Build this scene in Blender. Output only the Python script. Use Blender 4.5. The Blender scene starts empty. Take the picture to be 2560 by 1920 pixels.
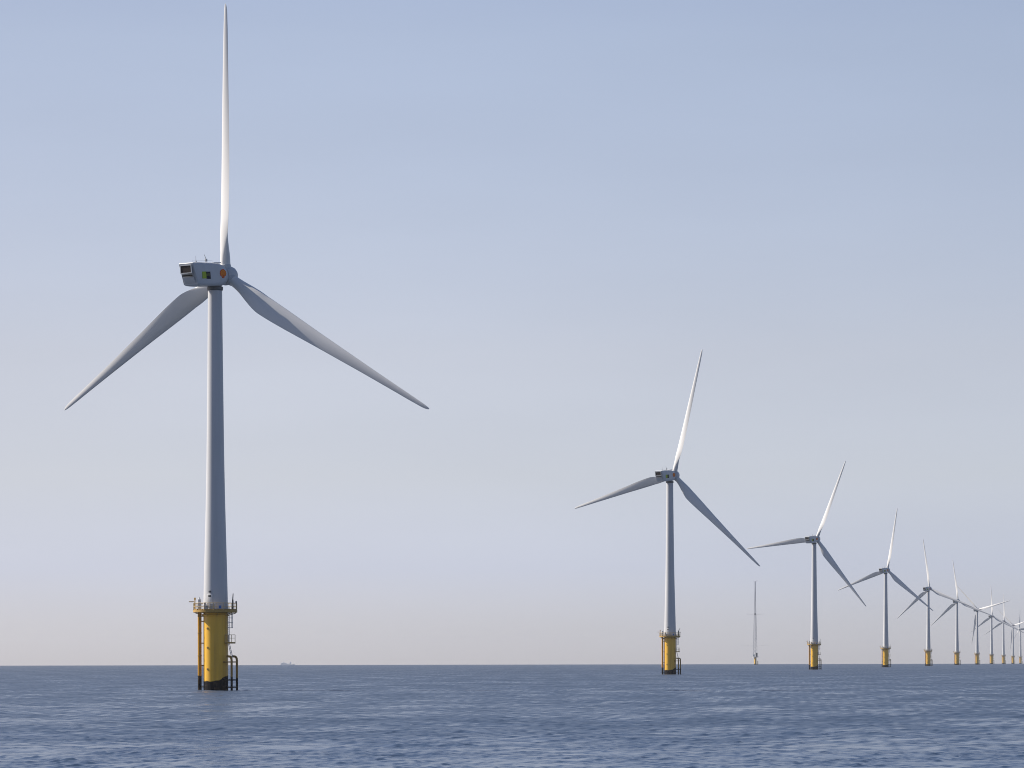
import bpy, bmesh, math, random
import numpy as np
from mathutils import Vector, Matrix

random.seed(4)
rng = np.random.default_rng(11)
S = bpy.context.scene
COL = S.collection
R_EARTH = 7.4e6            # effective earth radius (with refraction): the sea really curves away
CAM_H = 4.87
F_PX = 8800.0 / 2560.0     # focal length in picture widths


def drop(d):
    return -d * d / (2 * R_EARTH)


# ------------------------------------------------------------------ materials
def new_mat(name):
    m = bpy.data.materials.new(name)
    m.use_nodes = True
    nt = m.node_tree
    return m, nt, nt.nodes['Principled BSDF']


def N(nt, kind, **kw):
    n = nt.nodes.new(kind)
    for k, v in kw.items():
        setattr(n, k, v)
    return n


def painted(name, col, dirt, rough=0.42, dirt_amt=0.25, scale=(1.2, 1.2, 0.12), growth=None, spec=0.4):
    """paint with vertical weather streaks; growth = height of the black tide band (object z)"""
    m, nt, b = new_mat(name)
    L = nt.links.new
    tc = N(nt, 'ShaderNodeTexCoord')
    mp = N(nt, 'ShaderNodeMapping')
    mp.inputs['Scale'].default_value = scale
    L(tc.outputs['Object'], mp.inputs['Vector'])
    n1 = N(nt, 'ShaderNodeTexNoise')
    n1.inputs['Scale'].default_value = 1.0
    n1.inputs['Detail'].default_value = 6
    L(mp.outputs[0], n1.inputs['Vector'])
    mr = N(nt, 'ShaderNodeMapRange')
    mr.inputs['From Min'].default_value = 0.45
    mr.inputs['From Max'].default_value = 0.8
    mr.inputs['To Max'].default_value = dirt_amt
    L(n1.outputs['Fac'], mr.inputs['Value'])
    mx = N(nt, 'ShaderNodeMix', data_type='RGBA')
    mx.inputs['A'].default_value = (*col, 1)
    mx.inputs['B'].default_value = (*dirt, 1)
    L(mr.outputs[0], mx.inputs['Factor'])
    out = mx.outputs['Result']
    b.inputs['Roughness'].default_value = rough
    b.inputs['Specular IOR Level'].default_value = spec
    if growth is not None:
        sep = N(nt, 'ShaderNodeSeparateXYZ')
        L(tc.outputs['Object'], sep.inputs[0])
        n2 = N(nt, 'ShaderNodeTexNoise')
        n2.inputs['Scale'].default_value = 0.55
        n2.inputs['Detail'].default_value = 7
        n2.inputs['Roughness'].default_value = 0.6
        L(tc.outputs['Object'], n2.inputs['Vector'])
        a = N(nt, 'ShaderNodeMath', operation='MULTIPLY_ADD')     # z + noise*-1.7
        L(n2.outputs['Fac'], a.inputs[0])
        a.inputs[1].default_value = -1.3
        L(sep.outputs['Z'], a.inputs[2])
        # growth climbs higher on the right (lee) side of the pile
        sm = N(nt, 'ShaderNodeMapRange', interpolation_type='SMOOTHSTEP')
        sm.inputs['From Min'].default_value = 0.55
        sm.inputs['From Max'].default_value = 1.9
        sm.inputs['To Max'].default_value = -growth[1]
        L(sep.outputs['X'], sm.inputs['Value'])
        a1 = N(nt, 'ShaderNodeMath', operation='ADD')
        L(a.outputs[0], a1.inputs[0])
        L(sm.outputs[0], a1.inputs[1])
        st = N(nt, 'ShaderNodeMapRange')
        st.inputs['From Min'].default_value = growth[0] - 0.05
        st.inputs['From Max'].default_value = growth[0] + 0.08
        st.inputs['To Min'].default_value = 1
        st.inputs['To Max'].default_value = 0
        L(a1.outputs[0], st.inputs['Value'])
        gcol = N(nt, 'ShaderNodeMix', data_type='RGBA')
        gcol.inputs['A'].default_value = (0.013, 0.012, 0.013, 1)
        gcol.inputs['B'].default_value = (0.075, 0.05, 0.032, 1)
        n3 = N(nt, 'ShaderNodeTexNoise')
        n3.inputs['Scale'].default_value = 1.6
        n3.inputs['Detail'].default_value = 5
        L(tc.outputs['Object'], n3.inputs['Vector'])
        g3 = N(nt, 'ShaderNodeMapRange')
        g3.inputs['From Min'].default_value = 0.5
        g3.inputs['From Max'].default_value = 0.75
        L(n3.outputs['Fac'], g3.inputs['Value'])
        L(g3.outputs[0], gcol.inputs['Factor'])
        mg = N(nt, 'ShaderNodeMix', data_type='RGBA')
        L(st.outputs[0], mg.inputs['Factor'])
        L(out, mg.inputs['A'])
        L(gcol.outputs['Result'], mg.inputs['B'])
        out = mg.outputs['Result']
        rr = N(nt, 'ShaderNodeMapRange')
        rr.inputs['To Min'].default_value = rough
        rr.inputs['To Max'].default_value = 0.8
        L(st.outputs[0], rr.inputs['Value'])
        L(rr.outputs[0], b.inputs['Roughness'])
        sr = N(nt, 'ShaderNodeMapRange')
        sr.inputs['To Min'].default_value = spec
        sr.inputs['To Max'].default_value = 0.06
        L(st.outputs[0], sr.inputs['Value'])
        L(sr.outputs[0], b.inputs['Specular IOR Level'])
    L(out, b.inputs['Base Color'])
    return m


M = {
    'tower': painted('pale_grey_tower_paint', (0.46, 0.465, 0.475), (0.33, 0.33, 0.33), 0.45, 0.3, (0.9, 0.9, 0.05)),
    'blade': painted('blade_gelcoat', (0.58, 0.575, 0.565), (0.45, 0.44, 0.42), 0.38, 0.15, (0.5, 0.5, 0.12)),
    'nacelle': painted('nacelle_gelcoat', (0.42, 0.435, 0.45), (0.28, 0.285, 0.29), 0.4, 0.3, (0.7, 0.7, 0.5)),
    'yellow': painted('yellow_pile_paint', (0.74, 0.415, 0.035), (0.36, 0.18, 0.03), 0.46, 0.5, (1.6, 1.6, 0.1), (0.9, 0.95)),
    'orange': painted('orange_yellow_tube_paint', (0.54, 0.25, 0.006), (0.36, 0.14, 0.01), 0.4, 0.3, (2, 2, 0.15), (1.75, 0.0)),
    'fender': painted('scuffed_yellow_fender_paint', (0.28, 0.16, 0.03), (0.11, 0.07, 0.03), 0.6, 0.6, (3, 3, 0.4), (1.5, 0.0)),
    'deck': painted('weathered_yellow_steel', (0.38, 0.23, 0.05), (0.18, 0.12, 0.05), 0.55, 0.6, (1.5, 1.5, 1.5)),
    'rail': painted('pale_yellow_rail', (0.42, 0.31, 0.14), (0.22, 0.16, 0.08), 0.5, 0.5, (2, 2, 2)),
    'galv': painted('galvanised_steel', (0.40, 0.41, 0.42), (0.22, 0.22, 0.22), 0.5, 0.4, (2, 2, 2)),
    'dark': painted('dark_grey_steel', (0.09, 0.095, 0.10), (0.05, 0.05, 0.05), 0.5, 0.4, (2, 2, 2)),
    'vent': painted('dark_vent_grille', (0.034, 0.027, 0.025), (0.02, 0.016, 0.015), 0.8, 0.5, (3, 3, 3), spec=0.06),
    'white': painted('white_cabinet_paint', (0.55, 0.55, 0.54), (0.38, 0.36, 0.33), 0.4, 0.2, (2, 2, 0.5)),
    'lime': painted('lime_green_logo', (0.30, 0.40, 0.03), (0.26, 0.34, 0.03), 0.75, 0.1, spec=0.08),
    'navy': painted('navy_logo', (0.012, 0.014, 0.03), (0.02, 0.02, 0.03), 0.75, 0.1, spec=0.08),
    'red': painted('red_emblem_edge', (0.55, 0.05, 0.012), (0.45, 0.05, 0.02), 0.75, 0.1, spec=0.08),
    'gold': painted('golden_emblem', (0.70, 0.22, 0.02), (0.7, 0.28, 0.02), 0.75, 0.1, spec=0.08),
    'blue': painted('blue_sign', (0.02, 0.12, 0.35), (0.02, 0.1, 0.3), 0.45, 0.1),
    'mast': painted('mast_galvanised', (0.36, 0.375, 0.40), (0.15, 0.15, 0.16), 0.5, 0.3),
    'hull': painted('ship_hull_paint', (0.76, 0.78, 0.80), (0.66, 0.66, 0.66), 0.5, 0.3, (0.1, 0.1, 0.3)),
    'ship_white': painted('ship_white_paint', (0.80, 0.80, 0.80), (0.4, 0.38, 0.35), 0.5, 0.3, (0.2, 0.2, 0.2)),
}


# ------------------------------------------------------------------ mesh helpers
def obj(name, bm, mat, parent=None, smooth=40, mats=None):
    bmesh.ops.recalc_face_normals(bm, faces=bm.faces[:])
    me = bpy.data.meshes.new(name)
    bm.to_mesh(me)
    bm.free()
    for mm in (mats or ([mat] if mat else [])):
        me.materials.append(mm)
    if smooth:
        me.shade_smooth()
        me.set_sharp_from_angle(angle=math.radians(smooth))
    o = bpy.data.objects.new(name, me)
    COL.objects.link(o)
    if parent is not None:
        o.parent = parent
    return o


def rings(bm, loops, cap=True, mi=0):
    """skin a list of equally long point loops"""
    vs = [[bm.verts.new(p) for p in lp] for lp in loops]
    n = len(vs[0])
    for a, b in zip(vs, vs[1:]):
        for i in range(n):
            f = bm.faces.new((a[i], a[(i + 1) % n], b[(i + 1) % n], b[i]))
            f.material_index = mi
    if cap:
        for lp in (vs[0], vs[-1]):
            try:
                bm.faces.new(lp).material_index = mi
            except ValueError:
                pass
    return vs


def lathe(bm, prof, seg=48, c=(0, 0)):
    rings(bm, [[(c[0] + r * math.cos(t), c[1] + r * math.sin(t), z)
                for t in [2 * math.pi * i / seg for i in range(seg)]] for r, z in prof])


def tube(bm, pts, r, seg=10, r1=None):
    pts = [Vector(p) for p in pts]
    loops = []
    up = None
    for i, p in enumerate(pts):
        d = (pts[min(i + 1, len(pts) - 1)] - pts[max(i - 1, 0)]).normalized()
        if up is None:
            up = d.orthogonal().normalized()
        u = (up - d * up.dot(d)).normalized()
        up = u
        w = d.cross(u)
        rr = r if r1 is None else r + (r1 - r) * i / (len(pts) - 1)
        loops.append([p + u * rr * math.cos(2 * math.pi * k / seg) + w * rr * math.sin(2 * math.pi * k / seg)
                      for k in range(seg)])
    rings(bm, loops)


def box(bm, c, s, bev=0.0, rot=0.0):
    g = bmesh.ops.create_cube(bm, size=1.0)
    vs = g['verts']
    mat = Matrix.Translation(c) @ Matrix.Rotation(rot, 4, 'Z') @ Matrix.Diagonal((*s, 1))
    bmesh.ops.transform(bm, matrix=mat, verts=vs)
    if bev:
        es = list({e for v in vs for e in v.link_edges})
        bmesh.ops.bevel(bm, geom=es, offset=bev, segments=2, affect='EDGES', profile=0.5)


def arc_pts(r, z, a0, a1, n):
    return [(r * math.cos(math.radians(a0 + (a1 - a0) * i / n)), r * math.sin(math.radians(a0 + (a1 - a0) * i / n)), z)
            for i in range(n + 1)]


def tag(o, label=None, cat=None, group=None, kind=None):
    if label: o['label'] = label
    if cat: o['category'] = cat
    if group: o['group'] = group
    if kind: o['kind'] = kind


def empty(name, loc):
    o = bpy.data.objects.new(name, None)
    o.empty_display_size = 2
    o.location = loc
    COL.objects.link(o)
    return o


# ------------------------------------------------------------------ the wind turbine
HUB_Z, OVERHANG, TILT, CONE = 69.58, 2.8, math.radians(6), math.radians(2.2)
AXIS_Z = HUB_Z - OVERHANG * math.sin(TILT)


def lerp_tab(tab, r):
    xs = [a for a, _ in tab]
    ys = [b for _, b in tab]
    return float(np.interp(r, xs, ys))


def smooth_tab(tab, r):
    # average of nearby samples: takes the corners out of the table
    return sum(lerp_tab(tab, min(max(r + o, tab[0][0]), tab[-1][0])) for o in (-1.2, -0.6, 0, 0.6, 1.2)) / 5


CHORD = [(0.9, 1.75), (2.4, 1.78), (3.6, 1.95), (5.2, 2.5), (7.0, 3.15), (8.8, 3.48), (10.5, 3.45), (14, 3.15),
         (21, 2.38), (31, 1.55), (38, 1.08), (42, 0.86), (44.0, 0.6)]
THICK = [(0.9, 1.0), (2.4, 0.97), (4, 0.72), (6, 0.44), (9, 0.29), (14, 0.235), (21, 0.205), (31, 0.19), (45.2, 0.17)]
TWIST = [(0.9, 41), (5, 40), (9, 38), (14, 31.5), (21, 23), (31, 13.5), (40, 6), (45.2, 3)]
AX = [(0.9, 0.5), (2.4, 0.5), (6, 0.38), (9, 0.30), (20, 0.30), (45.2, 0.33)]


def blade_bm():
    """blade along +Z, leading edge towards -X, upwind is +Y"""
    bm = bmesh.new()
    n = 28
    rs = list(np.concatenate([np.linspace(0.9, 12, 26), np.linspace(12.8, 43.4, 34), [44.0, 44.5, 44.85, 45.1, 45.22]]))
    loops = []
    for r in rs:
        c = smooth_tab(CHORD, min(r, 42.8))
        if r > 42.8:
            c *= math.sqrt(max(1 - ((r - 42.8) / 2.43) ** 2, 0.0009))
        th = smooth_tab(THICK, r)
        w = min(max((r - 2.2) / 5.5, 0), 1)
        w = w * w * (3 - 2 * w)
        ax = lerp_tab(AX, r)
        b = math.radians(smooth_tab(TWIST, r))
        lp = []
        for i in range(n):
            t = 2 * math.pi * i / n
            u = 0.5 - 0.5 * math.cos(t)                 # 0 leading .. 1 trailing
            sgn = 1 if t <= math.pi else -1             # + = downwind (suction) side
            yc = 0.5 * abs(math.sin(t))                 # circle
            ya = 5 * 0.5 * (0.594 * math.sqrt(u) - 0.252 * u - 0.7032 * u * u + 0.5686 * u ** 3 - 0.203 * u ** 4)
            cam = 0.17 * u * (1 - u) * w
            y = sgn * (yc * (1 - w) + ya * w * (1.12 if sgn > 0 else 0.85)) * th + cam
            x = (u - ax) * c
            yy = -y * c                                  # suction side is downwind (-Y)
            # twist: leading edge turns upwind
            X = x * math.cos(b) - yy * -math.sin(b) * -1
            X = x * math.cos(b) + yy * math.sin(b)
            Y = -x * math.sin(b) + yy * math.cos(b)
            lp.append((X, Y + 0.9 * (r / 45) ** 2, r))      # slight pre-bend upwind
        loops.append(lp)
    rings(bm, loops)
    return bm


def rrect(w, zt, zb, y, rad_t, rad_b, shift=None, n=5):
    """rounded rectangle loop in the XZ plane at y"""
    pts = []
    for cx, cz, a0, r in ((w / 2 - rad_t, zt - rad_t, 0, rad_t), (-w / 2 + rad_t, zt - rad_t, 90, rad_t),
                          (-w / 2 + rad_b, zb + rad_b, 180, rad_b), (w / 2 - rad_b, zb + rad_b, 270, rad_b)):
        for i in range(n + 1):
            a = math.radians(a0 + 90 * i / n)
            x, z = cx + r * math.cos(a), cz + r * math.sin(a)
            pts.append((x, y + (shift(z) if shift else 0), z))
    return pts


def rear_shift(z):
    return 0.0 if z > 0.25 else (0.25 - z) * 0.62


def nacelle_bm():
    bm = bmesh.new()
    loops = []
    # y, width, top, bottom, top radius, bottom radius, rear slant share
    for y, w, zt, zb, rt, rb, k in (
            (-7.46, 2.95, 2.14, -1.40, 0.14, 0.22, 1.0), (-7.40, 3.12, 2.22, -1.48, 0.20, 0.3, 1.0),
            (-6.9, 3.3, 2.28, -1.56, 0.40, 0.4, 0.9), (-5.8, 3.5, 2.28, -1.62, 0.5, 0.45, 0.5),
            (-4.0, 3.6, 2.20, -1.68, 0.55, 0.5, 0.0), (-1.9, 3.6, 2.12, -1.72, 0.6, 0.55, 0.0),
            (-0.6, 3.5, 2.0, -1.72, 0.7, 0.6, 0.0), (0.6, 3.3, 1.80, -1.66, 0.85, 0.8, 0.0),
            (1.3, 3.05, 1.54, -1.56, 0.95, 1.0, 0.0), (1.8, 2.7, 1.36, -1.42, 1.15, 1.2, 0.0),
            (2.05, 2.3, 1.14, -1.16, 1.1, 1.12, 0.0)):
        loops.append(rrect(w, zt, zb, y, rt, rb, (lambda z, k=k: rear_shift(z) * k)))
    rings(bm, loops)
    return bm


def rear_panel(bm, x0, x1, z0, z1, t=0.03):
    """plate lying on the slanted rear face"""
    pts = []
    for yo in (-t, 0.12):
        pts.append([(x0, -7.46 + rear_shift(z0) + yo, z0), (x1, -7.46 + rear_shift(z0) + yo, z0),
                    (x1, -7.46 + rear_shift(z1) + yo, z1), (x0, -7.46 + rear_shift(z1) + yo, z1)])
    rings(bm, pts)


def frame_on_rear(bm, x0, x1, z0, z1, b, t=0.06):
    rear_panel(bm, x0 - b, x1 + b, z1, z1 + b, t)
    rear_panel(bm, x0 - b, x1 + b, z0 - b, z0, t)
    rear_panel(bm, x0 - b, x0 - 0.002, z0 + 0.002, z1 - 0.002, t)
    rear_panel(bm, x1 + 0.002, x1 + b, z0 + 0.002, z1 - 0.002, t)


def plate(bm, poly, x0, x1, mi=0):
    """flat polygon given in (y, z) extruded from x0 to x1"""
    a = [bm.verts.new((x0, y, z)) for y, z in poly]
    b = [bm.verts.new((x1, y, z)) for y, z in poly]
    for vs in (a, b):
        bm.faces.new(vs).material_index = mi
    n = len(poly)
    for i in range(n):
        bm.faces.new((a[i], a[(i + 1) % n], b[(i + 1) % n], b[i])).material_index = mi


def scallop(cy, cz, ry, rz):
    pts = [(cy - 0.30 * ry, cz - rz), (cy + 0.30 * ry, cz - rz), (cy + 0.36 * ry, cz - 0.72 * rz)]
    k = 49
    for i in range(k):
        t = -0.18 * math.pi + 1.36 * math.pi * i / (k - 1)
        s = 1 + 0.05 * math.cos(14 * t)
        pts.append((cy + ry * s * math.cos(t), cz + 0.05 * rz + rz * 0.95 * s * math.sin(t)))
    pts.append((cy - 0.36 * ry, cz - 0.72 * rz))
    return pts


MONO_R = 2.05
DECK_Z = 13.0


def make_turbine():
    root = empty('wind_turbine', (0, 0, 0))
    # --- foundation
    bm = bmesh.new()
    lathe(bm, [(MONO_R, -8), (MONO_R, -4), (MONO_R, 0), (MONO_R, 3), (MONO_R, 6), (MONO_R, 9), (MONO_R, 12.35),
               (MONO_R + 0.12, 12.42), (MONO_R + 0.12, 12.62), (MONO_R, 12.68), (MONO_R, DECK_Z - 0.02)], 72)
    mono = obj('monopile', bm, M['yellow'], root)
    for z in (3.6, 7.2, 10.4):          # cable clips on the pile's left front
        bm = bmesh.new()
        a = math.radians(-128)
        box(bm, (MONO_R * math.cos(a), MONO_R * math.sin(a), z), (0.26, 0.16, 0.3), 0.02, a + math.pi / 2)
        obj('cable_clip', bm, M['deck'], mono)
    # --- tower
    bm = bmesh.new()
    prof = []
    tab = [(13.4, 2.06), (14, 2.05), (20, 1.91), (26.6, 1.74), (32, 1.60), (37.9, 1.49), (44, 1.41), (49.1, 1.355), (58, 1.26), (66.9, 1.18)]
    zs = list(np.linspace(13.45, 66.9, 34))
    for z in zs:
        prof.append((smooth_tab([(a, b) for a, b in tab], z), z))
    seams = []
    for zf in ():
        r = smooth_tab(tab, zf)
        prof += [(r, zf - 0.10), (r + 0.012, zf - 0.08), (r + 0.012, zf + 0.08), (r, zf + 0.10)]
    prof.sort(key=lambda p: p[1])
    prof = [(2.22, 13.42), (2.22, 13.62), (2.07, 13.66)] + [p for p in prof if p[1] > 13.7]
    lathe(bm, prof, 72)
    tower = obj('tower', bm, M['tower'], root)
    # door on the tower foot, facing the camera side
    ad = math.radians(-113)
    bm = bmesh.new()
    c = Vector((2.03 * math.cos(ad), 2.03 * math.sin(ad), 0))
    box(bm, (c.x, c.y, 15.0), (1.0, 0.22, 2.2), 0.09, ad + math.pi / 2)
    door = obj('door', bm, M['white'], tower)
    bm = bmesh.new()
    c2 = Vector((2.13 * math.cos(ad), 2.13 * math.sin(ad), 0))
    box(bm, (c2.x, c2.y, 15.75), (0.5, 0.12, 0.36), 0.02, ad + math.pi / 2)
    obj('door_vent', bm, M['dark'], door)
    bm = bmesh.new()
    c3 = Vector((2.06 * math.cos(ad), 2.06 * math.sin(ad), 0))
    box(bm, (c3.x, c3.y, 16.5), (0.4, 0.3, 0.32), 0.05, ad + math.pi / 2)
    obj('door_lamp', bm, M['dark'], tower)
    bm = bmesh.new()
    lathe(bm, [(1.17, 66.75), (1.32, 66.9), (1.34, 67.35), (1.2, 67.5)], 48)
    obj('yaw_bearing', bm, M['dark'], tower)
    # --- work platform
    bm = bmesh.new()
    deck = []
    for i in range(14):
        a = 2 * math.pi * (i + 0.5) / 14
        deck.append((3.72 * math.cos(a) - 0.07, 3.6 * math.sin(a), 0))
    rings(bm, [[(x * 0.985, y * 0.985, DECK_Z) for x, y, _ in deck], [(x, y, DECK_Z + 0.06) for x, y, _ in deck],
               [(x, y, DECK_Z + 0.40) for x, y, _ in deck]])
    for i in range(8):                   # radial brackets under the deck
        a = 2 * math.pi * i / 8 + 0.2
        ca, sa = math.cos(a), math.sin(a)
        p = [(ca * 2.02, sa * 2.02), (ca * 3.4, sa * 3.4)]
        tube(bm, [(p[1][0], p[1][1], DECK_Z - 0.06), (p[0][0], p[0][1], DECK_Z - 0.5)], 0.07, 8)
    deck_o = obj('platform', bm, M['deck'], root)
    bm = bmesh.new()
    top = DECK_Z + 0.40
    for h, rr in ((1.18, 0.045), (0.62, 0.032)):
        pts = [(x * 0.98, y * 0.98, top + h) for x, y, _ in deck]
        tube(bm, pts + [pts[0], pts[1]], rr, 8)
    for i in range(len(deck)):
        a, b = Vector(deck[i]), Vector(deck[(i + 1) % len(deck)])
        for k in range(3):
            p = a.lerp(b, k / 3) * 0.98
            tube(bm, [(p.x, p.y, top - 0.02), (p.x, p.y, top + 1.18)], 0.045 if k == 0 else 0.022, 8)
    obj('railing', bm, M['rail'], deck_o)
    bm = bmesh.new()                     # kick board inside the rail
    for i in range(len(deck)):
        a, b = Vector(deck[i]) * 0.965, Vector(deck[(i + 1) % len(deck)]) * 0.965
        mid = (a + b) / 2
        box(bm, (mid.x, mid.y, top + 0.09), ((b - a).length * 0.99, 0.03, 0.18), 0, math.atan2(b.y - a.y, b.x - a.x))
    obj('kick_board', bm, M['deck'], deck_o)
    bm = bmesh.new()
    box(bm, (-2.62, -0.9, top + 0.95), (0.55, 0.7, 1.85), 0.16)
    tube(bm, [(-2.62, -0.9, top + 1.75), (-2.62, -0.9, top + 2.15)], 0.2, 16, 0.08)
    obj('equipment_cabinet', bm, M['white'], deck_o)
    bm = bmesh.new()
    box(bm, (-0.35, -3.0, top + 0.55), (0.9, 0.4, 1.0), 0.05)
    box(bm, (-1.25, -2.85, top + 0.4), (0.5, 0.5, 0.75), 0.05)
    obj('equipment_box', bm, M['galv'], deck_o)
    bm = bmesh.new()
    box(bm, (1.02, -3.62, top + 0.5), (0.42, 0.05, 0.5), 0.01)
    obj('sign_plate', bm, M['blue'], deck_o)
    bm = bmesh.new()                     # left navigation lantern on a post, with its bracket
    tube(bm, [(-3.45, -0.2, top), (-3.45, -0.2, top + 1.75)], 0.09, 10)
    tube(bm, [(-3.45, -0.2, top + 1.75), (-3.45, -0.2, top + 2.1)], 0.15, 12)
    box(bm, (-4.02, -0.2, top + 1.42), (0.85, 0.3, 0.14), 0.02)
    obj('lantern_post', bm, M['deck'], deck_o)
    bm = bmesh.new()                     # right hand lantern
    tube(bm, [(3.48, -0.7, top + 1.1), (3.48, -0.7, top + 1.5)], 0.13, 12)
    obj('lantern', bm, M['dark'], deck_o)
    # davit crane on the right of the deck, origin at its foot so that it can slew
    bm = bmesh.new()
    tube(bm, [(0, 0, 0), (0, 0, 1.75)], 0.16, 12, 0.13)
    tube(bm, [(0, 0, 1.7), (0.12, 0, 2.0), (0.62, 0, 2.75)], 0.10, 10, 0.07)
    tube(bm, [(0.0, 0, 0.9), (0.3, 0, 1.9)], 0.05, 8)
    box(bm, (0, 0, 0.55), (0.42, 0.3, 0.32), 0.04)
    crane = obj('davit_crane', bm, M['dark'], root)
    crane.location = (2.9, -0.55, top)
    crane.rotation_euler.z = math.radians(-80)
    # --- cable tube on the left
    bm = bmesh.new()
    tx, ty = -2.66, -0.35
    tube(bm, [(tx, ty, -5), (tx, ty, 2), (tx, ty, 6), (tx, ty, DECK_Z + 0.02)], 0.32, 24)
    jt = obj('cable_tube', bm, M['orange'], root)
    for z in (12.4, 11.55, 7.9, 4.2, 0.6):
        bm = bmesh.new()
        tube(bm, [(tx + 0.2, ty, z), (-MONO_R + 0.06, -0.2, z)], 0.085, 10)
        obj('tube_bracket', bm, M['deck'], jt)
    for z in (12.4, 9.6, 5.8):
        bm = bmesh.new()
        lathe(bm, [(0.33, z - 0.08), (0.355, z - 0.07), (0.355, z + 0.07), (0.33, z + 0.08)], 24, (tx, ty))
        obj('tube_collar', bm, M['deck'], jt)
    # --- boat landing on the right
    al = math.radians(-24)
    dx, dy = Vector((math.cos(al), math.sin(al), 0)), Vector((-math.sin(al), math.cos(al), 0))

    def L(r, s, z):
        p = dx * r + dy * s
        return (p.x, p.y, z)
    land = None
    for s in (-0.92, 0.92):
        bm = bmesh.new()
        pts = [L(3.5, s, -5), L(3.5, s, 2), L(3.5, s, 5.0), L(3.46, s, 5.3), L(3.36, s, 5.52), L(3.2, s, 5.64), L(2.95, s, 5.68),
               L(2.6, s * 0.95, 5.7)]
        tube(bm, pts, 0.19, 14)
        obj('fender', bm, M['fender'], root)
    for z in (4.75, 1.75, 0.55):
        bm = bmesh.new()
        tube(bm, [L(1.75, -0.83, z), L(3.5, -0.92, z), L(3.5, 0, z), L(3.5, 0.92, z), L(1.75, 0.83, z)], 0.1, 8)
        obj('landing_brace', bm, M['fender'], root)
    bm = bmesh.new()                     # access ladder: water to rest platform to deck
    for s in (-0.22, 0.22):
        tube(bm, [L(3.0, s, -3), L(3.0, s, 5.9), L(2.45, s, 8.0), L(2.45, s, DECK_Z + 0.9)], 0.05, 8)
    z = -1.0
    while z < DECK_Z + 0.6:
        r = 3.0 if z < 5.9 else (3.0 - 0.55 * min((z - 5.9) / 2.1, 1))
        tube(bm, [L(r, -0.22, z), L(r, 0.22, z)], 0.022, 6)
        z += 0.32
    lad = obj('ladder', bm, M['galv'], root)
    bm = bmesh.new()                     # safety cage on the upper flight
    for z in (10.45, 11.3, 12.1, 12.85):
        tube(bm, [L(2.45, -0.34, z), L(2.8, -0.42, z), L(3.12, -0.25, z), L(3.18, 0, z), L(3.12, 0.25, z), L(2.8, 0.42, z), L(2.45, 0.34, z)], 0.045, 6)
    for r, s in ((2.8, -0.42), (3.18, 0.0), (2.8, 0.42)):
        tube(bm, [L(r, s, 10.4), L(r, s, 12.9)], 0.045, 6)
    obj('safety_cage', bm, M['galv'], lad)
    bm = bmesh.new()
    box(bm, (dx * 2.72).to_tuple()[:2] + (7.95,), (1.35, 1.3, 0.26), 0.02, al)
    rest = obj('rest_platform', bm, M['deck'], root)
    bm = bmesh.new()
    corners = [L(3.34, -0.6, 0), L(3.34, 0.6, 0), L(2.1, 0.6, 0), L(2.1, -0.6, 0)]
    for h, rr in ((1.2, 0.04), (0.65, 0.03)):
        tube(bm, [(*corners[k][:2], 8.08 + h) for k in (3, 0, 1, 2)], rr, 6)
    for k in (0, 1, 2, 3):
        tube(bm, [(*corners[k][:2], 8.07), (*corners[k][:2], 8.08 + 1.2)], 0.05, 6)
    obj('railing', bm, M['rail'], rest)

    # --- nacelle
    nac = obj('nacelle', nacelle_bm(), M['nacelle'], root, 35)
    bm = bmesh.new()
    rear_panel(bm, -1.13, 1.02, 0.62, 1.78, 0.02)
    v = obj('cooling_vent', bm, M['vent'], nac)
    bm = bmesh.new()
    frame_on_rear(bm, -1.13, 1.02, 0.62, 1.78, 0.13, 0.09)
    obj('vent_frame', bm, M['nacelle'], v)
    bm = bmesh.new()
    rear_panel(bm, -1.05, 1.05, 0.02, 0.25, 0.025)
    obj('exhaust_slot', bm, M['vent'], nac)
    bm = bmesh.new()
    rear_panel(bm, -1.1, 1.15, -1.1, -0.14, 0.04)
    obj('hatch_panel', bm, M['nacelle'], nac)
    # markings on the nacelle's right flank (faces the camera)
    X0, X1 = 1.74, 1.822
    bm = bmesh.new()
    plate(bm, [(-5.55, -0.48), (-4.56, -0.48), (-4.56, 0.68), (-5.55, 0.68)], X0, X1)
    lg = obj('square_logo', bm, M['lime'], nac, 0)
    bm = bmesh.new()
    plate(bm, [(-4.55, -0.56), (-3.45, -0.56), (-3.45, 0.64), (-4.55, 0.64)], X0, X1 + 0.003)
    plate(bm, [(-4.5, -0.08), (-3.65, -0.08), (-3.65, 0.34), (-4.5, 0.34)], X1, X1 + 0.010, 1)
    plate(bm, [(-4.3, 0.02), (-3.6, 0.02), (-3.6, 0.12), (-4.3, 0.12)], X1 + 0.002, X1 + 0.016, 0)
    obj('logo_square', bm, M['navy'], lg, 0, [M['navy'], painted('olive_logo_band', (0.10, 0.12, 0.04), (0.08, 0.1, 0.03), 0.75, 0.1, spec=0.08)])
    bm = bmesh.new()
    plate(bm, scallop(-0.05, 0.26, 0.82, 0.72), X0, 1.808)
    em = obj('scallop_emblem', bm, M['red'], nac, 0)
    bm = bmesh.new()
    plate(bm, scallop(-0.05, 0.26, 0.72, 0.62), X0, 1.814)
    for i in range(6):
        t = math.radians(38 + 104 * i / 5)
        u = Vector((math.cos(t), math.sin(t)))
        w = Vector((-u.y, u.x)) * 0.022
        base = Vector((-0.05, -0.29))
        tip = base + u * (0.85 + 0.2 * math.sin(t))
        plate(bm, [tuple(base + w), tuple(base - w), tuple(tip - w), tuple(tip + w)], X1 - 0.01, 1.819, 1)
    obj('emblem_face', bm, M['gold'], em, 0, [M['gold'], M['red']])
    # roof gear
    bm = bmesh.new()
    tube(bm, [(0.9, -5.9, 2.05), (0.9, -5.9, 3.3)], 0.045, 8, 0.02)
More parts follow.
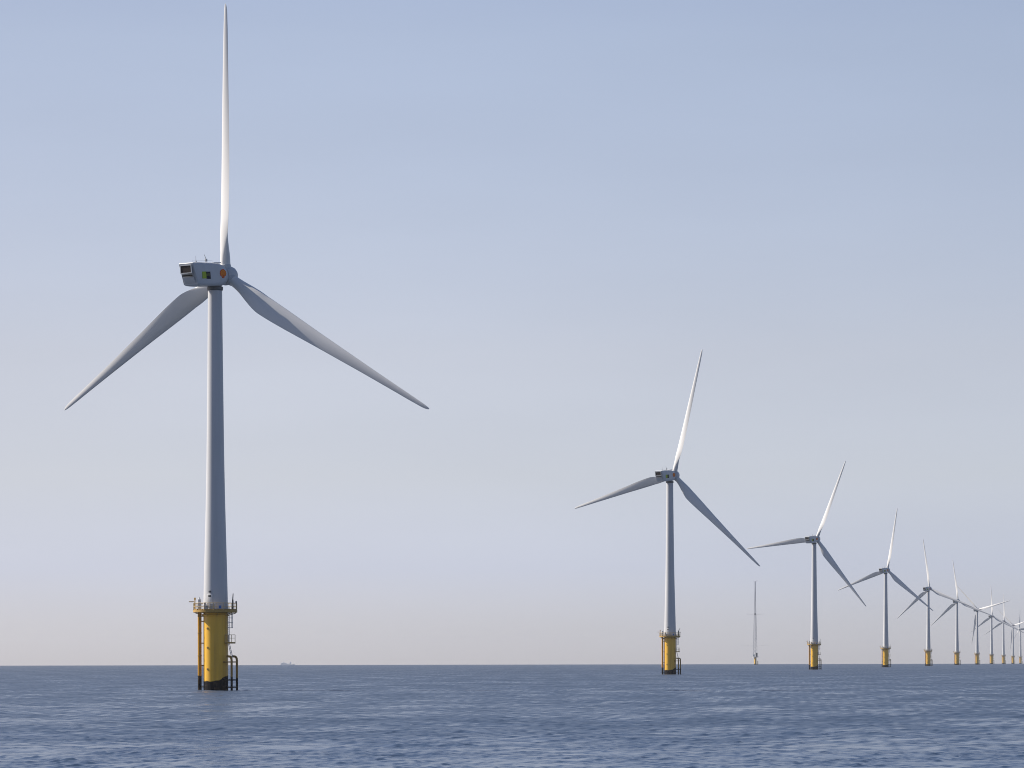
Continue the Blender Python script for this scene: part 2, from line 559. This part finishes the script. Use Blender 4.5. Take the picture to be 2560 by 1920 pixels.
    tube(bm, [(0.9, -5.9, 2.05), (0.9, -5.9, 2.5)], 0.12, 8)
    obj('antenna', bm, M['galv'], nac)
    bm = bmesh.new()
    tube(bm, [(0.6, -2.95, 2.0), (0.6, -2.95, 3.0), (0.52, -3.15, 3.55)], 0.07, 8, 0.035)
    box(bm, (0.6, -2.85, 2.62), (0.3, 0.4, 0.42), 0.05)
    tube(bm, [(0.6, -2.6, 2.0), (0.6, -2.72, 2.6)], 0.06, 8)
    obj('wind_sensor', bm, M['galv'], nac)
    bm = bmesh.new()
    tube(bm, [(0.75, -6.6, 2.2), (0.75, -6.6, 2.6), (0.75, -1.4, 2.5), (0.75, -1.4, 2.1)], 0.013, 6)
    obj('roof_rail', bm, M['galv'], nac)
    bm = bmesh.new()
    box(bm, (0.1, -0.2, 2.12), (1.5, 2.0, 0.2), 0.07)
    obj('roof_hatch', bm, M['nacelle'], nac)

    # --- hub with the three blades
    bm = bmesh.new()
    prof = [(1.10, -0.85), (1.40, -0.78), (1.58, -0.5), (1.66, 0.0), (1.60, 0.8), (1.42, 1.5), (1.10, 2.0), (0.65, 2.35), (0.2, 2.47)]
    rings(bm, [[(r * math.cos(2 * math.pi * i / 40), y, r * math.sin(2 * math.pi * i / 40)) for i in range(40)] for r, y in prof])
    for k in range(3):                   # blade collars
        a = 2 * math.pi * k / 3
        rot = Matrix.Rotation(a, 4, 'Y')
        loops = []
        for r, z in ((0.98, 0.9), (0.98, 1.76), (0.95, 1.82), (0.88, 1.85)):
            loops.append([rot @ Vector((r * math.cos(2 * math.pi * i / 28), r * math.sin(2 * math.pi * i / 28), z)) for i in range(28)])
        rings(bm, loops)
    hub = obj('hub', bm, M['nacelle'], root, 35)
    b0 = None
    for k in range(3):
        if b0 is None:
            b0 = obj('blade', blade_bm(), M['blade'], hub, 50)
            b = b0
        else:
            b = b0.copy()
            COL.objects.link(b)
            b.parent = hub
        # cone: tips lean upwind (+Y)
        b.matrix_local = Matrix.Rotation(2 * math.pi * k / 3, 4, 'Y') @ Matrix.Rotation(-CONE, 4, 'X')
    return root


def pose(root, heading, theta, crane_deg):
    """heading: degrees right of +Y the rotor faces; theta: rotor turn, clockwise seen from behind"""
    H = Matrix.Translation((0, 0, AXIS_Z)) @ Matrix.Rotation(math.radians(-heading), 4, 'Z') @ Matrix.Rotation(TILT, 4, 'X')
    for ch in root.children:
        nm = ch.name.split('.')[0]
        if nm == 'nacelle':
            ch.matrix_local = H
        elif nm == 'hub':
            ch.matrix_local = H @ Matrix.Translation((0, OVERHANG, 0)) @ Matrix.Rotation(math.radians(theta), 4, 'Y')
        elif nm == 'davit_crane':
            ch.rotation_euler.z = math.radians(crane_deg)


def copy_tree(o, parent=None):
    c = o.copy()
    COL.objects.link(c)
    if parent is not None:
        c.parent = parent
        c.matrix_parent_inverse = o.matrix_parent_inverse.copy()
    for ch in o.children[:]:
        copy_tree(ch, c)
    return c


# pixel column of the tower foot in the 2560 wide photo, distance (m), rotor angle, heading, crane slew, label
ROW = [
    (539.5, 588.2, 2.2, 34, -80, 'nearest and largest white wind turbine at the left, one blade pointing straight up'),
    (1675.3, 1228, 16.3, 34, -25, 'second largest wind turbine, standing alone between the big left turbine and the thin lattice mast'),
    (2035.8, 1876, 24.2, 34, -25, 'wind turbine just right of the lattice mast, its upper blade leaning far to the right'),
    (2214.4, 2521, 11.5, 34, -30, 'wind turbine whose left blade tip crosses a blade of the turbine beside the lattice mast'),
    (2320.8, 3166, -7, 34, -60, 'fifth wind turbine along the row, right blade pointing at the hub of the next one'),
    (2392.6, 3811, -7, 34, -30, 'wind turbine just left of the one with a blade hanging beside its tower'),
    (2442.9, 4456, 76, 34, -30, 'small far wind turbine, one blade hanging beside its tower, a white blade pointing right'),
    (2479.1, 5101, -2, 34, -40, 'eighth wind turbine along the row, behind the white right-pointing blade of the seventh'),
    (2509.0, 5746, 0, 34, -30, 'ninth wind turbine along the row, small, its upper blade touching a white blade tip'),
    (2532.5, 6391, 73, 34, -30, 'tenth wind turbine along the row, tiny, with no blade pointing up, beside the rightmost one'),
    (2551.4, 7036, 0, -72, -30, 'rightmost, farthest wind turbine at the picture edge, its nacelle turned the other way'),
]
proto = make_turbine()
for i, (px, Y, th, hd, cr, lab) in enumerate(ROW):
    t = proto if i == 0 else copy_tree(proto)
    X = (px - 1280) / 2560 / F_PX * Y
    t.location = (X, Y, drop(math.hypot(X, Y)))
    pose(t, hd, th, cr)
    tag(t, lab, 'wind turbine', 'wind turbines in a row across the sea')

# ------------------------------------------------------------------ the measuring mast
Y = 4890.0
X = (1888.3 - 1280) / 2560 / F_PX * Y
mast = empty('measuring_mast', (X, Y, drop(Y)))
tag(mast, 'tall thin lattice measuring mast on a small yellow pile, between two turbines', 'mast')
bm = bmesh.new()
lathe(bm, [(1.6, -8), (1.6, 0), (1.6, 6), (1.6, 9.5), (1.75, 9.6), (1.75, 10.2)], 32)
obj('monopile', bm, M['yellow'], mast)
bm = bmesh.new()
lathe(bm, [(4.3, 10.2), (4.5, 10.3), (4.5, 10.8)], 12)
pl = obj('platform', bm, M['white'], mast)
bm = bmesh.new()
for h in (1.2, 0.6):
    tube(bm, arc_pts(4.4, 10.8 + h, 0, 360, 16), 0.06, 6)
for p in arc_pts(4.4, 10.8, 0, 360, 16)[:-1]:
    tube(bm, [p, (p[0], p[1], 12.0)], 0.06, 6)
obj('railing', bm, M['white'], pl)
bm = bmesh.new()
box(bm, (-2.4, -1.2, 12.6), (2.6, 2.4, 3.4), 0.1)
obj('equipment_cabin', bm, M['white'], pl)
bm = bmesh.new()
box(bm, (1.8, -1.5, 13.6), (2.4, 2.0, 5.4), 0.1)
obj('equipment_cabinet', bm, M['dark'], pl)
bm = bmesh.new()
tube(bm, [(2.6, -1, -4), (2.6, -1, 5.0)], 0.3, 8)
tube(bm, [(3.6, -1, -4), (3.6, -1, 5.0), (2.4, -1, 5.4)], 0.3, 8)
obj('boat_landing', bm, M['fender'], mast)


def legs(z):
    r = 3.3 + (0.62 - 3.3) * min((z - 10.8) / 96, 1)
    return [(r * math.cos(a), r * math.sin(a), z) for a in (math.radians(195), math.radians(315), math.radians(75))]


bm = bmesh.new()
for k in range(3):
    tube(bm, [legs(10.8)[k], legs(106.8)[k], legs(116)[k]], 0.21, 8, 0.17)
zz = 10.8
while zz < 114:
    st = max(2.4, 5.5 * (1 - (zz - 10.8) / 140))
    a, b = legs(zz), legs(min(zz + st, 116))
    for k in range(3):
        j = (k + 1) % 3
        tube(bm, [a[k], b[j]], 0.075, 5)
        tube(bm, [b[k], a[j]], 0.075, 5)
        tube(bm, [b[k], b[j]], 0.07, 5)
    zz += st
lat = obj('lattice_tower', bm, M['mast'], mast)
for z, ln in ((26.5, 19), (70, 11), (116, 3.0)):
    for a in (180, 0, 300):
        bm = bmesh.new()
        ca, sa = math.cos(math.radians(a)), math.sin(math.radians(a))
        tube(bm, [(ca * 0.8, sa * 0.8, z), (ca * ln, sa * ln, z)], 0.05, 6)
        tube(bm, [(ca * 0.8, sa * 0.8, z - 1.6), (ca * ln * 0.6, sa * ln * 0.6, z)], 0.06, 6)
        tube(bm, [(ca * ln, sa * ln, z), (ca * ln, sa * ln, z + 1.3)], 0.1, 6)
        obj('sensor_boom', bm, M['mast'], lat)
bm = bmesh.new()
box(bm, (0, 0, 70.4), (2.6, 2.6, 1.5), 0.05)
obj('sensor_housing', bm, M['dark'], lat)

# ------------------------------------------------------------------ the ship on the horizon
Y = 16000.0
X = (718.5 - 1280) / 2560 / F_PX * Y
ship = empty('ship', (X, Y, drop(math.hypot(X, Y))))
tag(ship, 'faint grey ship, hull down on the hazy horizon', 'ship')
bm = bmesh.new()
loops = []
for t in np.linspace(0, 1, 17):
    x = -31 + 62 * t
    w = 6.2 * (1 - max(0, (t - 0.72) / 0.28) ** 2) * (0.82 + 0.18 * min(t / 0.15, 1)) + 0.15
    zt = 6.2 + 2.4 * max(0, (t - 0.75) / 0.25) ** 1.5 + 1.0 * max(0, (0.2 - t) / 0.2)
    rake = 3.0 * max(0, (t - 0.85) / 0.15)
    loops.append([(x + rake, -w, zt), (x + rake * 0.3, -w * 0.96, 2), (x, -w * 0.7, -2), (x, 0, -3.5), (x, w * 0.7, -2),
                  (x + rake * 0.3, w * 0.96, 2), (x + rake, w, zt)])
rings(bm, loops)
hull = obj('hull', bm, M['hull'], ship)
bm = bmesh.new()
box(bm, (-17, 0, 9.6), (24, 10, 6.5), 0.3)
box(bm, (-18, 0, 13.6), (14, 9, 2.2), 0.2)
sup = obj('superstructure', bm, M['ship_white'], ship)
bm = bmesh.new()
box(bm, (-20, 0, 16.2), (4.5, 3.5, 3.0), 0.3)
obj('funnel', bm, M['hull'], sup)
bm = bmesh.new()
box(bm, (4, 0, 8.4), (19, 9.5, 4.0), 0.2)
obj('cargo_cover', bm, M['ship_white'], ship)
bm = bmesh.new()
box(bm, (14.5, 0, 11.2), (6, 9.5, 9.0), 0.3)
box(bm, (14.8, 0, 16.7), (3.4, 8.5, 2.4), 0.2)
obj('wheelhouse', bm, M['hull'], ship)
bm = bmesh.new()
tube(bm, [(13.5, 0, 17.5), (13.5, 0, 24)], 0.4, 8, 0.2)
tube(bm, [(13.5, -2.5, 21), (13.5, 2.5, 21)], 0.2, 6)
obj('signal_mast', bm, M['hull'], ship)

# ------------------------------------------------------------------ the sea: one curved sheet with real waves
def build_water():
    # distances: dense near, wider with distance (waves shorter than the cells become roughness)
    ds = [8.0]
    while ds[-1] < 18000:
        d = ds[-1]
        step = 0.07 * max((d / 130.0), 0.45) ** 1.62
        if d < 95:
            step = max(step, 0.065 + (95 - d) * 0.03)
        step = min(step, 250)
        ds.append(d + step)
    ds = np.array(ds)
    ang_f = np.radians(np.linspace(-10.2, 10.2, 1000))
    ang_o = np.radians(np.concatenate([np.linspace(10.2, 14, 40)[1:], np.linspace(14, 346, 130)[1:-1], np.linspace(346, 349.8, 40)[:-1]]))
    ang = np.concatenate([ang_f, ang_o])
    nd, na = len(ds), len(ang)
    dstep = np.gradient(ds)
    astep = np.minimum(np.abs(np.diff(np.append(ang, ang[0] + 2 * math.pi))), 1)
    astep = np.maximum(astep, np.roll(astep, 1))
    D = ds[:, None]
    A = ang[None, :]
    X0 = (D * np.sin(A)).ravel()
    Y0 = (D * np.cos(A)).ravel()
    cell = np.maximum(np.broadcast_to(dstep[:, None] * 1.0, (nd, na)), D * astep[None, :]).ravel().astype(np.float32)
    DD = np.broadcast_to(D, (nd, na)).ravel()
    Z = (-DD * DD / (2 * R_EARTH))
    dX = np.zeros_like(Z)
    dY = np.zeros_like(Z)
    dZ = np.zeros_like(Z)
    unres = np.zeros_like(cell)

    def lownoise(scale, n, seed):
        r = np.random.default_rng(seed)
        out = np.zeros_like(Z)
        for i in range(n):
            a = r.uniform(0, 2 * math.pi)
            k = 2 * math.pi / (scale * math.exp(r.uniform(-0.8, 0.8)))
            out += np.sin((X0 * math.cos(a) + Y0 * math.sin(a) * 0.6) * k + r.uniform(0, 6.28))
        return out / math.sqrt(n / 2)
    gust = np.clip(1.0 + 0.33 * lownoise(2.2, 26, 3) + 0.22 * lownoise(12, 20, 4) + 0.13 * lownoise(70, 14, 5), 0.2, 2.1)

    lam = np.exp(np.linspace(math.log(0.24), math.log(16), 140))
    wind = math.radians(34 + 180)                     # waves run from the rotors' upwind side
    for l in lam:
        k = 2 * math.pi / l
        spread = 1.1 if l < 4 else 0.8
        a = wind + rng.normal(0, spread)
        ph = rng.uniform(0, 6.28)
        st = (0.0070 + 0.0138 * math.exp(-(math.log(l / 0.65) / 0.65) ** 2)) * min(1.0, (9.0 / l) ** 0.5) * rng.uniform(0.6, 1.4)
        amp = st / k
        att = np.clip((l / cell - 2.0) / 2.0, 0, 1)
        g = gust if l < 7 else 1.0
        kx, ky = math.sin(a) * k, math.cos(a) * k
        s = (X0 * kx + Y0 * ky + ph)
        co = np.cos(s)
        si = np.sin(s)
        w = att * g * amp
        dZ += w * co
        dX -= w * si * math.sin(a) * 1.1
        dY -= w * si * math.cos(a) * 1.1
        unres += ((1 - att * att) * (st * g) ** 2 / 2).astype(np.float32)
    co = np.empty((nd * na + 1, 3), np.float32)
    co[:-1, 0] = X0 + dX
    co[:-1, 1] = Y0 + dY
    co[:-1, 2] = Z + dZ
    co[-1] = (0, 0, -0.05)
    # one-axis slope variance that the mesh does not carry -> microfacet roughness
    far = np.interp(DD, [0, 450, 1600], [1.5, 2.4, 7.0]).astype(np.float32)
    alpha = np.sqrt(2 * (unres * 0.5 * far + 0.0005))
    rough = np.sqrt(np.clip(alpha, 0.01, 1))
    rough = np.append(rough, 0.3).astype(np.float32)
    ii, jj = np.meshgrid(np.arange(nd - 1), np.arange(na), indexing='ij')
    j2 = (jj + 1) % na
    quads = np.stack([ii * na + jj, (ii + 1) * na + jj, (ii + 1) * na + j2, ii * na + j2], -1).reshape(-1, 4)
    j = np.arange(na)
    tris = np.stack([np.full(na, nd * na), j, (j + 1) % na], -1)
    nq, ntr = len(quads), len(tris)
    me = bpy.data.meshes.new('water')
    me.vertices.add(len(co))
    me.vertices.foreach_set('co', co.ravel())
    me.loops.add(nq * 4 + ntr * 3)
    me.loops.foreach_set('vertex_index', np.concatenate([quads.ravel(), tris.ravel()]).astype(np.int32))
    me.polygons.add(nq + ntr)
    me.polygons.foreach_set('loop_start', np.concatenate([np.arange(nq) * 4, nq * 4 + np.arange(ntr) * 3]).astype(np.int32))
    me.update(calc_edges=True)
    me.shade_smooth()
    at = me.attributes.new('ripple', 'FLOAT', 'POINT')
    at.data.foreach_set('value', rough)
    # normals must look up
    if me.polygons[0].normal.z < 0:
        me.flip_normals()
    o = bpy.data.objects.new('water', me)
    COL.objects.link(o)
    tag(o, kind='structure')
    m, nt, b = new_mat('sea_water')
    b.inputs['Base Color'].default_value = (0.028, 0.046, 0.080, 1)
    b.inputs['IOR'].default_value = 1.333
    b.inputs['Specular IOR Level'].default_value = 0.5
    an = N(nt, 'ShaderNodeAttribute', attribute_name='ripple')
    nt.links.new(an.outputs['Fac'], b.inputs['Roughness'])
    me.materials.append(m)
    print('water verts', len(co), 'rows', nd, 'cols', na)
    return o


build_water()

# ------------------------------------------------------------------ haze
bm = bmesh.new()
box(bm, (0, 0, (120 - 26) / 2), (36800, 36800, 146))
hz = obj('haze', bm, None, None, 0, [])
m = bpy.data.materials.new('haze_air')
m.use_nodes = True
nt = m.node_tree
nt.nodes.remove(nt.nodes['Principled BSDF'])
pv = nt.nodes.new('ShaderNodeVolumePrincipled')
pv.inputs['Density Attribute'].default_value = ''
pv.inputs['Color Attribute'].default_value = ''
pv.inputs['Temperature Attribute'].default_value = ''
pv.inputs['Color'].default_value = (0.60, 0.62, 0.65, 1)
pv.inputs['Density'].default_value = 3.2e-5
pv.inputs['Anisotropy'].default_value = 0.3
nt.links.new(pv.outputs['Volume'], nt.nodes['Material Output'].inputs['Volume'])
m.cycles.homogeneous_volume = True
hz.data.materials.append(m)
tag(hz, kind='stuff')

# ------------------------------------------------------------------ light
SUN_AZ, SUN_EL = 71.0, 39.5          # degrees left of +Y, degrees above the sea
sd = Vector((-math.sin(math.radians(SUN_AZ)) * math.cos(math.radians(SUN_EL)),
             math.cos(math.radians(SUN_AZ)) * math.cos(math.radians(SUN_EL)), math.sin(math.radians(SUN_EL))))
ld = bpy.data.lights.new('sun', 'SUN')
ld.energy = 5.0
ld.angle = math.radians(0.53)
ld.color = (1.0, 0.92, 0.82)
lo = bpy.data.objects.new('sun', ld)
lo.rotation_euler = sd.to_track_quat('Z', 'Y').to_euler()
lo.location = sd * 500
COL.objects.link(lo)

w = bpy.data.worlds.new('World')
S.world = w
w.use_nodes = True
nt = w.node_tree
sky = nt.nodes.new('ShaderNodeTexSky')
sky.sky_type = 'NISHITA'
sky.sun_disc = False
sky.sun_elevation = math.radians(SUN_EL)
sky.sun_rotation = math.radians(-SUN_AZ)
sky.altitude = 0
sky.air_density = 0.5
sky.dust_density = 0.5
sky.ozone_density = 0.3
bg = nt.nodes['Background']
bg.inputs['Strength'].default_value = 0.096
tint = nt.nodes.new('ShaderNodeMix')          # white balance of the photograph
tint.data_type = 'RGBA'
tint.blend_type = 'MULTIPLY'
tint.inputs['Factor'].default_value = 1
tcw = nt.nodes.new('ShaderNodeTexCoord')       # milky band low over the sea, cleaner blue overhead
spw = nt.nodes.new('ShaderNodeSeparateXYZ')
mrw = nt.nodes.new('ShaderNodeMapRange')
mrw.inputs['From Max'].default_value = 0.5
cr = nt.nodes.new('ShaderNodeValToRGB')
stops = [(0.0, (0.694, 0.630, 0.696)), (0.026, (0.750, 0.657, 0.727)), (0.052, (0.927, 0.740, 0.670)), (0.087, (1.114, 0.843, 0.701)),
         (0.174, (1.335, 1.056, 0.866)), (0.30, (1.140, 0.993, 0.965)), (0.5, (0.874, 0.973, 1.078))]
while len(cr.color_ramp.elements) < len(stops):
    cr.color_ramp.elements.new(0.5)
for e, (p, c) in zip(cr.color_ramp.elements, stops):
    e.position = p / 0.5
    e.color = (c[0] / 1.5, c[1] / 1.5, c[2] / 1.5, 1)
scw = nt.nodes.new('ShaderNodeVectorMath')
scw.operation = 'SCALE'
scw.inputs['Scale'].default_value = 1.5
nt.links.new(tcw.outputs['Generated'], spw.inputs[0])
nt.links.new(spw.outputs['Z'], mrw.inputs['Value'])
nt.links.new(mrw.outputs[0], cr.inputs['Fac'])
nt.links.new(cr.outputs['Color'], scw.inputs[0])
mpw = nt.nodes.new('ShaderNodeMapping')        # faint uneven veils of high haze
mpw.inputs['Scale'].default_value = (3.0, 3.0, 16.0)
mpw.inputs['Rotation'].default_value = (0.0, 0.12, 0.0)
nzw = nt.nodes.new('ShaderNodeTexNoise')
nzw.inputs['Scale'].default_value = 2.2
nzw.inputs['Detail'].default_value = 5
mvw = nt.nodes.new('ShaderNodeMapRange')
mvw.inputs['From Min'].default_value = 0.25
mvw.inputs['From Max'].default_value = 0.75
mvw.inputs['To Min'].default_value = 1.46
mvw.inputs['To Max'].default_value = 1.54
nt.links.new(tcw.outputs['Generated'], mpw.inputs['Vector'])
nt.links.new(mpw.outputs[0], nzw.inputs['Vector'])
nt.links.new(nzw.outputs['Fac'], mvw.inputs['Value'])
sdw = nt.nodes.new('ShaderNodeMapRange')      # dimming multiplied into the sky colour on the left, the sun's side
sdw.interpolation_type = 'SMOOTHSTEP'
sdw.inputs['From Min'].default_value = -0.30
sdw.inputs['From Max'].default_value = 0.02
sdw.inputs['To Min'].default_value = 0.87
sdw.inputs['To Max'].default_value = 1.0
muw = nt.nodes.new('ShaderNodeMath')
muw.operation = 'MULTIPLY'
nt.links.new(spw.outputs['X'], sdw.inputs['Value'])
nt.links.new(mvw.outputs[0], muw.inputs[0])
nt.links.new(sdw.outputs[0], muw.inputs[1])
nt.links.new(muw.outputs[0], scw.inputs['Scale'])
nt.links.new(scw.outputs[0], tint.inputs['B'])
nt.links.new(sky.outputs[0], tint.inputs['A'])
nt.links.new(tint.outputs['Result'], bg.inputs['Color'])

# ------------------------------------------------------------------ camera
cd = bpy.data.cameras.new('camera')
cd.sensor_width = 36
cd.lens = 36 * F_PX
cd.shift_y = (1651.4 - 960) / 2560
cd.clip_start = 0.5
cd.clip_end = 80000
cam = bpy.data.objects.new('camera', cd)
cam.matrix_world = Matrix.Translation((0, 0, CAM_H)) @ Matrix.Rotation(math.radians(90), 4, 'X') @ Matrix.Rotation(math.radians(-0.114), 4, 'Z')
COL.objects.link(cam)
S.camera = cam

S.view_settings.view_transform = 'Standard'
S.view_settings.look = 'None'
S.view_settings.exposure = 0.82
S.view_settings.gamma = 1.0
S.render.engine = 'CYCLES'
S.cycles.use_denoising = True
S.cycles.pixel_filter_type = 'BLACKMAN_HARRIS'
S.cycles.filter_width = 1.0
S.cycles.max_bounces = 6
S.cycles.diffuse_bounces = 2
S.cycles.glossy_bounces = 3
S.cycles.volume_bounces = 1
S.cycles.use_adaptive_sampling = False
